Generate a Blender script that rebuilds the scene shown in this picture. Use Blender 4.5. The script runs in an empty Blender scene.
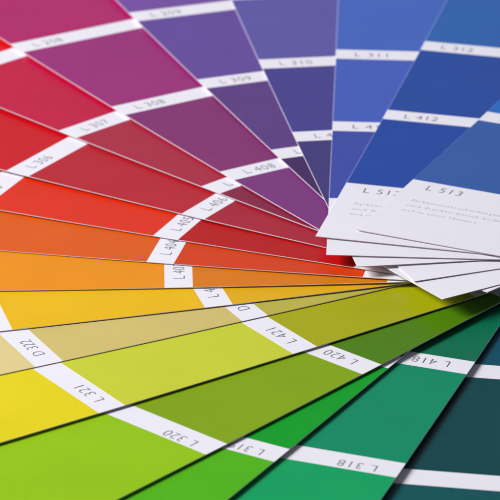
import bpy, bmesh, math, random
import numpy as np
from mathutils import Vector, Matrix

# ---------------------------------------------------------------- camera, world, lamps
scene = bpy.context.scene
C = scene.collection
CM = 0.01                                   # lengths below are written in centimetres
CAMX, CAMY, CAMZ, PITCH, ROLL, FPX = -4.813003, -84.746330, 36.303848, 0.408110, -0.014461, 3904.723732
cd = bpy.data.cameras.new('camera'); cam = bpy.data.objects.new('camera', cd); C.objects.link(cam)
cam.location = (CAMX*CM, CAMY*CM, CAMZ*CM)
cam.rotation_euler = (Matrix.Rotation(math.pi/2 - PITCH, 3, 'X') @ Matrix.Rotation(-ROLL, 3, 'Z')).to_euler()
cd.sensor_width = 36; cd.lens = FPX/500*36
cd.clip_start = 0.02; cd.clip_end = 50
cd.dof.use_dof = True; cd.dof.focus_distance = 0.885; cd.dof.aperture_fstop = 54
scene.camera = cam

w = bpy.data.worlds.new('World'); scene.world = w; w.use_nodes = True
bg = w.node_tree.nodes['Background']; bg.inputs[0].default_value = (0.86, 0.88, 1.0, 1); bg.inputs[1].default_value = 1.0
# a studio: pale walls behind the fan, dark room on the camera's side
wn = w.node_tree; wt = wn.nodes.new('ShaderNodeTexCoord'); wsx = wn.nodes.new('ShaderNodeSeparateXYZ'); wr = wn.nodes.new('ShaderNodeMapRange')
wn.links.new(wt.outputs['Generated'], wsx.inputs[0]); wn.links.new(wsx.outputs['Y'], wr.inputs['Value'])
wr.interpolation_type = 'SMOOTHSTEP'
wr.inputs['From Min'].default_value = -0.7; wr.inputs['From Max'].default_value = 0.9
wr.inputs['To Min'].default_value = 0.20; wr.inputs['To Max'].default_value = 0.66
wz = wn.nodes.new('ShaderNodeMapRange'); wz.interpolation_type = 'SMOOTHSTEP'; wn.links.new(wsx.outputs['Z'], wz.inputs['Value'])
wz.inputs['From Min'].default_value = 0.14; wz.inputs['From Max'].default_value = 0.42
wz.inputs['To Min'].default_value = 1.0; wz.inputs['To Max'].default_value = 0.26
wm = wn.nodes.new('ShaderNodeMath'); wm.operation = 'MULTIPLY'
wn.links.new(wr.outputs[0], wm.inputs[0]); wn.links.new(wz.outputs[0], wm.inputs[1]); wn.links.new(wm.outputs[0], bg.inputs[1])

def softbox(name, azim, elev, dist, sx, sy, power, col, target=(-0.03, 0.0, 0.0)):
    l = bpy.data.lights.new(name, 'AREA'); l.shape = 'RECTANGLE'; l.size = sx; l.size_y = sy; l.energy = power; l.color = col
    o = bpy.data.objects.new(name, l); C.objects.link(o)
    a, e = math.radians(azim), math.radians(elev); t = Vector(target)
    o.location = t + Vector((math.cos(a)*math.cos(e), math.sin(a)*math.cos(e), math.sin(e)))*dist
    o.rotation_euler = (t - o.location).to_track_quat('-Z', 'Y').to_euler()
    return o
softbox('key_softbox', 180, 34, 1.6, 0.55, 0.55, 38.5, (0.99, 0.98, 1.0))
#softbox('back_softbox', 100, 27, 2.2, 1.5, 0.7, 9.0, (0.95, 0.96, 1.0))

scene.view_settings.view_transform = 'Standard'; scene.view_settings.look = 'None'
scene.view_settings.exposure = 0.09; scene.view_settings.gamma = 1.0
scene.render.engine = 'CYCLES'

# ---------------------------------------------------------------- materials
def lin(c):
    return tuple(((v/255)/12.92 if v/255 <= 0.04045 else ((v/255+0.055)/1.055)**2.4) for v in c)

def paper_material(name, rgb, rough=0.42, spec=0.5, mottled=0.035, bump=0.02):
    m = bpy.data.materials.new(name); m.use_nodes = True
    nt = m.node_tree; b = nt.nodes['Principled BSDF']
    tc = nt.nodes.new('ShaderNodeTexCoord')
    n1 = nt.nodes.new('ShaderNodeTexNoise'); n1.inputs['Scale'].default_value = 55; n1.inputs['Detail'].default_value = 5
    n2 = nt.nodes.new('ShaderNodeTexNoise'); n2.inputs['Scale'].default_value = 2600; n2.inputs['Detail'].default_value = 2
    nt.links.new(tc.outputs['Object'], n1.inputs['Vector']); nt.links.new(tc.outputs['Object'], n2.inputs['Vector'])
    mix = nt.nodes.new('ShaderNodeMix'); mix.data_type = 'FLOAT'; mix.inputs[0].default_value = 0.5
    nt.links.new(n1.outputs['Fac'], mix.inputs[2]); nt.links.new(n2.outputs['Fac'], mix.inputs[3])
    mr = nt.nodes.new('ShaderNodeMapRange'); mr.inputs['From Min'].default_value = 0.3; mr.inputs['From Max'].default_value = 0.7
    mr.inputs['To Min'].default_value = 1-mottled; mr.inputs['To Max'].default_value = 1+mottled
    nt.links.new(mix.outputs[0], mr.inputs['Value'])
    vm = nt.nodes.new('ShaderNodeVectorMath'); vm.operation = 'SCALE'; vm.inputs[0].default_value = rgb
    nt.links.new(mr.outputs[0], vm.inputs['Scale']); nt.links.new(vm.outputs[0], b.inputs['Base Color'])
    rr = nt.nodes.new('ShaderNodeMapRange'); rr.inputs['To Min'].default_value = rough-0.06; rr.inputs['To Max'].default_value = rough+0.06
    nt.links.new(n1.outputs['Fac'], rr.inputs['Value']); nt.links.new(rr.outputs[0], b.inputs['Roughness'])
    b.inputs['Specular IOR Level'].default_value = spec
    bp = nt.nodes.new('ShaderNodeBump'); bp.inputs['Strength'].default_value = bump; bp.inputs['Distance'].default_value = 0.0002
    b2 = nt.nodes.new('ShaderNodeBump'); b2.inputs['Strength'].default_value = 0.18; b2.inputs['Distance'].default_value = 0.0006
    nt.links.new(n1.outputs['Fac'], b2.inputs['Height']); nt.links.new(b2.outputs[0], bp.inputs['Normal'])
    nt.links.new(n2.outputs['Fac'], bp.inputs['Height']); nt.links.new(bp.outputs[0], b.inputs['Normal'])
    return m
M_white = paper_material('white_card', lin((238, 236, 243)), 0.5, 0.3, 0.012)
M_core = paper_material('cut_card_core', lin((196, 176, 182)), 0.7, 0.2, 0.12)
M_print = paper_material('grey_printing_ink', lin((122, 120, 132)), 0.5, 0.3, 0.05)
M_faint = paper_material('pale_printing_ink', lin((214, 212, 222)), 0.5, 0.3, 0.05)
M_table = paper_material('white_tabletop', lin((225, 224, 230)), 0.5, 0.4, 0.03)

# ---------------------------------------------------------------- the fan, card by card
S5, R4I, R4O, R3I, R3O, R2I, R2O = 1.5376, 6.0000, 6.6548, 11.1073, 11.7812, 16.2575, 16.9495
R1I, R1O, REND = 21.45, 22.14, 26.0
AL, AR = 2.4546, 2.56
THICK, STEP = 0.017, 0.032
IDX = list(range(-4, 14))
TH = [261.941, 250.728, 240.621, 228.798, 215.229, 207.697, 195.13, 181.764, 168.249, 156.774, 148.315, 135.338, 123.298, 111.944, 99.707, 88.237, 77.282, 66.624]
SX = [-0.02, -0.2601, -0.0242, 0.1701, 0.0086, -0.174, -0.0364, 0.1964, 0.1372, -0.091, -0.4857, -0.3704, -0.5418, -0.4275, -0.0259, 0.0373, 0.4268, 0.6658]
SY = [1.35, -0.2134, -0.6993, 0.4603, 0.3547, -0.7991, -0.2834, 0.1404, 0.3783, 0.2962, -0.1378, -0.2399, 0.2109, -0.2894, 0.2694, 0.5319, 0.5577, -0.5374]
MS = [-0.4413, -0.383, -0.3478, -0.3387, -0.3237, -0.3357, -0.348, -0.3599, -0.3716, -0.3656, -0.3159, -0.2663, -0.2166, -0.1656, -0.1506, -0.164, -0.1794, -0.1937]
CS = [0.0716, 0.0649, 0.0635, 0.0683, 0.0723, 0.078, 0.084, 0.0899, 0.0956, 0.1122, 0.1109, 0.1096, 0.1084, 0.1063, 0.1036, 0.1102, 0.118, 0.125]
ENDS = {8: -2.7, 7: -2.65, 9: -2.15, 13: -2.1}
END = lambda k: ENDS.get(k, -2.025)

class Frame:
    """where one card lies: s runs outwards along the card, q across it to the left"""
    def __init__(self, k):
        i = IDX.index(k); self.k = k; T = math.radians(TH[i])
        self.d = (math.cos(T), math.sin(T)); self.n = (-math.sin(T), math.cos(T))
        self.sx, self.sy, self.m, self.c = SX[i], SY[i], MS[i], CS[i]
        self.ang = T
    def z(self, s): return (-0.03 if self.k == -4 else 0) + STEP*self.k + self.m*.1*s + self.c*.01*s*s
    def pt(self, s, q, dz=0.0):
        x = (s+self.sx)*self.d[0] + (q+self.sy)*self.n[0]
        y = (s+self.sx)*self.d[1] + (q+self.sy)*self.n[1]
        return Vector((x, y, self.z(s)+dz))
    def inv(self, x, y):
        return x*self.d[0]+y*self.d[1]-self.sx, x*self.n[0]+y*self.n[1]-self.sy
FR = {k: Frame(k) for k in IDX}

def link_mesh(name, bm, mat, parent, origin):
    bmesh.ops.recalc_face_normals(bm, faces=bm.faces)
    for v in bm.verts: v.co = (v.co - origin)*CM
    me = bpy.data.meshes.new(name); bm.to_mesh(me); bm.free()
    me.materials.append(mat)
    o = bpy.data.objects.new(name, me); C.objects.link(o); o.parent = parent
    return o

def slab(fr, s0, s1, q0, q1, z0, z1, step=0.6, soft=0.0):
    """a curved slab following the card between two heights above its printed face"""
    bm = bmesh.new(); n = max(1, int(round((s1-s0)/step)))
    rows = []
    for i in range(n+1):
        s = s0+(s1-s0)*i/n
        rows.append([bm.verts.new(fr.pt(s, q, dz)) for q, dz in ((q0, z0), (q0, z1-soft), (q0+soft, z1), (q1-soft, z1), (q1, z1-soft), (q1, z0))] if soft else
                    [bm.verts.new(fr.pt(s, q, dz)) for q, dz in ((q0, z0), (q0, z1), (q1, z1), (q1, z0))])
    L = len(rows[0])
    for a, b in zip(rows, rows[1:]):
        for j in range(L):
            bm.faces.new((a[j], a[(j+1) % L], b[(j+1) % L], b[j]))
    bm.faces.new(rows[0]); bm.faces.new(rows[-1][::-1])
    return bm

def text_mesh(body, width=None, height=0.32):
    """letter outlines as a flat mesh, scaled to its printed size in centimetres"""
    cu = bpy.data.curves.new('lettering', 'FONT'); cu.body = body; cu.size = 1; cu.space_character = 1.08
    cu.offset = -0.014; cu.resolution_u = 3
    o = bpy.data.objects.new('lettering', cu); C.objects.link(o)
    dg = bpy.context.evaluated_depsgraph_get(); me = bpy.data.meshes.new_from_object(o.evaluated_get(dg))
    bm = bmesh.new(); bm.from_mesh(me)
    bpy.data.objects.remove(o); bpy.data.curves.remove(cu); bpy.data.meshes.remove(me)
    xs = [v.co.x for v in bm.verts]; ys = [v.co.y for v in bm.verts]
    fy = height/0.73; fx = width/(max(xs)-min(xs)) if width else fy*0.95
    x0 = min(xs)
    for v in bm.verts: v.co = Vector(((v.co.x-x0)*fx, v.co.y*fy, 0))
    return bm

def lay_text(fr, bm, s_base, q_left, lift=0.0027):
    for v in bm.verts: v.co = fr.pt(s_base+v.co.y, q_left-v.co.x, lift)
    ret = bmesh.ops.extrude_face_region(bm, geom=bm.faces[:])
    for g in ret['geom']:
        if isinstance(g, bmesh.types.BMVert): g.co.z += 0.0006
    return bm

def shows(fr, s0, s1, q0, q1):
    """is any of this patch of the card inside the picture and not under a higher card"""
    for a in range(7):
        for b in range(4):
            p = fr.pt(s0+(s1-s0)*b/3, q0+(q1-q0)*a/6)
            X, Y, Z = p.x-CAMX, p.y-CAMY, p.z-CAMZ
            f = Y*math.cos(PITCH)-Z*math.sin(PITCH); u = Y*math.sin(PITCH)+Z*math.cos(PITCH)
            if abs(X/f*FPX) > 262 or abs(u/f*FPX) > 262: continue
            for k in IDX:
                if k > fr.k:
                    s, q = FR[k].inv(p.x, p.y)
                    if END(k) < s < REND and -AR < q < AL: break
            else: return True
    return False

# colours of the printed fields: nearest the white end first (5xx end is bare white)
FIELDS = {  # linear ink colours; per card from the white end outwards: end to strip 4, 4 to 3, 3 to 2, 2 to 1, beyond 1
 13: [(0.022, 0.099, 0.375), (0.005, 0.138, 0.536), (0.031, 0.191, 0.564), (0.088, 0.291, 0.666), (0.209, 0.442, 0.739)],
 12: [(0.002, 0.053, 0.355), (0.004, 0.059, 0.350), (0.014, 0.116, 0.429), (0.088, 0.209, 0.532), (0.209, 0.362, 0.666)],
 11: [(0.037, 0.064, 0.377), (0.049, 0.106, 0.503), (0.047, 0.127, 0.526), (0.100, 0.209, 0.630), (0.248, 0.362, 0.739)],
 10: [(0.045, 0.032, 0.188), (0.054, 0.044, 0.263), (0.107, 0.090, 0.372), (0.174, 0.142, 0.501), (0.314, 0.291, 0.630)],
 9: [(0.047, 0.012, 0.108), (0.103, 0.040, 0.220), (0.126, 0.063, 0.325), (0.174, 0.070, 0.360), (0.338, 0.209, 0.564)],
 8: [(0.199, 0.028, 0.197), (0.226, 0.023, 0.153), (0.327, 0.019, 0.180), (0.436, 0.010, 0.134), (0.666, 0.142, 0.338)],
 7: [(0.248, 0.009, 0.051), (0.411, 0.017, 0.049), (0.548, 0.002, 0.048), (0.716, 0.003, 0.011), (0.817, 0.088, 0.142)],
 6: [(0.400, 0.010, 0.029), (0.484, 0.011, 0.024), (0.604, 0.002, 0.009), (0.817, 0.031, 0.031), (0.857, 0.142, 0.142)],
 5: [(0.476, 0.002, 0.002), (0.740, 0.025, 0.002), (0.817, 0.047, 0.018), (0.857, 0.113, 0.066), (0.899, 0.248, 0.174)],
 4: [(0.664, 0.048, 0.002), (0.730, 0.106, 0.002), (0.841, 0.209, 0.031), (0.882, 0.338, 0.113), (0.900, 0.501, 0.291)],
 3: [(0.708, 0.195, 0.002), (0.845, 0.284, 0.002), (0.882, 0.362, 0.031), (0.900, 0.501, 0.142), (0.900, 0.630, 0.291)],
 2: [(0.761, 0.418, 0.002), (0.847, 0.496, 0.002), (0.882, 0.596, 0.047), (0.900, 0.702, 0.174), (0.900, 0.777, 0.338)],
 1: [(0.510, 0.452, 0.066), (0.652, 0.524, 0.163), (0.752, 0.613, 0.267), (0.841, 0.762, 0.442), (0.891, 0.841, 0.596)],
 0: [(0.392, 0.404, 0.002), (0.586, 0.639, 0.035), (0.797, 0.658, 0.005), (0.857, 0.739, 0.088), (0.899, 0.817, 0.248)],
 -1: [(0.078, 0.222, 0.002), (0.228, 0.383, 0.002), (0.293, 0.558, 0.002), (0.415, 0.666, 0.077), (0.564, 0.762, 0.209)],
 -2: [(0.003, 0.157, 0.018), (0.002, 0.342, 0.018), (0.083, 0.461, 0.004), (0.209, 0.564, 0.088), (0.388, 0.666, 0.248)],
 -3: [(0.002, 0.162, 0.078), (0.002, 0.265, 0.125), (0.002, 0.363, 0.115), (0.066, 0.501, 0.248), (0.248, 0.630, 0.415)],
 -4: [(0.002, 0.079, 0.129), (0.002, 0.061, 0.068), (0.002, 0.089, 0.099), (0.031, 0.209, 0.248), (0.174, 0.388, 0.442)],
}
def num(k): return (k if k >= 2 else {1: 22, 0: 21, -1: 20, -2: 19, -3: 18, -4: 17}[k])
LABEL = {
 13: 'topmost slate blue card at the right, white end printed L 513',
 12: 'royal blue card printed L 312, L 412 and L 512',
 11: 'violet blue card printed L 311, running straight up left of the royal blue card',
 10: 'indigo and lavender card printed L 310, between the violet blue and purple cards',
 9: 'purple card printed L 309, between the magenta card and the indigo card',
 8: 'magenta card printed L 308 and L 408, from pink at top left to plum',
 7: 'crimson rose card printed L 307, just under the magenta card',
 6: 'raspberry red card printed L 306 and L 406, between crimson rose and scarlet cards',
 5: 'scarlet card printed L 405, directly above the deep orange card',
 4: 'deep orange card printed L 404, between the scarlet and light orange cards',
 3: 'light orange card printed L 403, lying almost level above the golden yellow card',
 2: 'golden yellow card between the light orange card and the sand coloured card',
 1: 'dull sand coloured card printed D 322, between golden yellow and lime cards',
 0: 'lime and bright yellow card printed L 321 and L 421 with olive inner field',
 -1: 'olive and leaf green card printed L 320 and L 420',
 -2: 'narrowly showing grass green card printed L 319, between leaf green and emerald cards',
 -3: 'emerald green card printed L 318 and L 418 in the lower right',
 -4: 'dark petrol teal card at the bottom right, lowest of the fan',
}
FIELD_NAMES = ['innermost', 'second', 'third', 'fourth', 'outermost']

def make_card(k):
    fr = FR[k]; e = END(k)
    origin = fr.pt(e, 0, -THICK)
    root = bpy.data.objects.new('swatch_card', None); C.objects.link(root)
    root.location = origin*CM; root.empty_display_size = 0.01
    root['label'] = LABEL[k]; root['category'] = 'colour card'; root['group'] = 'colour cards spread in a fan'
    sh = link_mesh('paper_sheet', slab(fr, e, REND, -AR, AL, -THICK, 0, 0.6, 0.003), M_white, root, origin)
    sh.data.materials.append(M_core)
    for f in sh.data.polygons:
        if abs(f.normal.z) < 0.4: f.material_index = 1
    spans = [(S5, R4I), (R4O, R3I), (R3O, R2I), (R2O, R1I), (R1O, REND-0.002)]
    for (s0, s1), rgb in zip(spans, FIELDS[k]):
        m = paper_material('coloured_ink', rgb, 0.28, 0.20, 0.045, 0.03)
        link_mesh('colour_field', slab(fr, s0, s1, -AR+0.006, AL-0.006, 0.0, 0.0022, 0.6), m, root, origin)
    pre = 'D' if k == 1 else 'L'
    for d, s in ((2, (R2I+R2O)/2), (3, (R3I+R3O)/2), (4, (R4I+R4O)/2), (5, S5-0.38)):
        h = 0.295 if d < 5 else 0.32; w_ = 0.85 if d < 5 else 0.90
        q = AL-(0.43 if (k, d) == (-2, 3) else 0.51); w_ -= 0.07 if (k, d) == (-2, 3) else 0; s += {(-1, 3): 0.14, (-3, 3): 0.12, (-2, 3): 0.11}.get((k, d), 0)   # not every number sits mid strip
        if not shows(fr, s-h/2, s+h/2, q-w_, q): continue
        bm = lay_text(fr, text_mesh('%s %d%02d' % (pre, d, num(k)), w_, h), s-h/2, q)
        link_mesh('printed_number', bm, M_print, root, origin)
    if k in (12, 13):
        bm = None
        for j, (line, w_) in enumerate((('Farbtonunterscheidungen', 2.25), ('sind drucktechnisch bedingt', 2.6), ('und in einer Nuance', 1.9))):
            t = lay_text(fr, text_mesh(line, w_, 0.135), S5-1.36-0.33*j, AL-0.47)
            link_mesh('fine_print', t, M_faint, root, origin)
    return root

# the surface under the fan
bm = bmesh.new(); bmesh.ops.create_grid(bm, x_segments=1, y_segments=1, size=150)
for v in bm.verts: v.co.z = -2.2
tb = link_mesh('tabletop', bm, M_table, None, Vector((0, 0, 0))); tb['kind'] = 'structure'

for k in IDX: make_card(k)
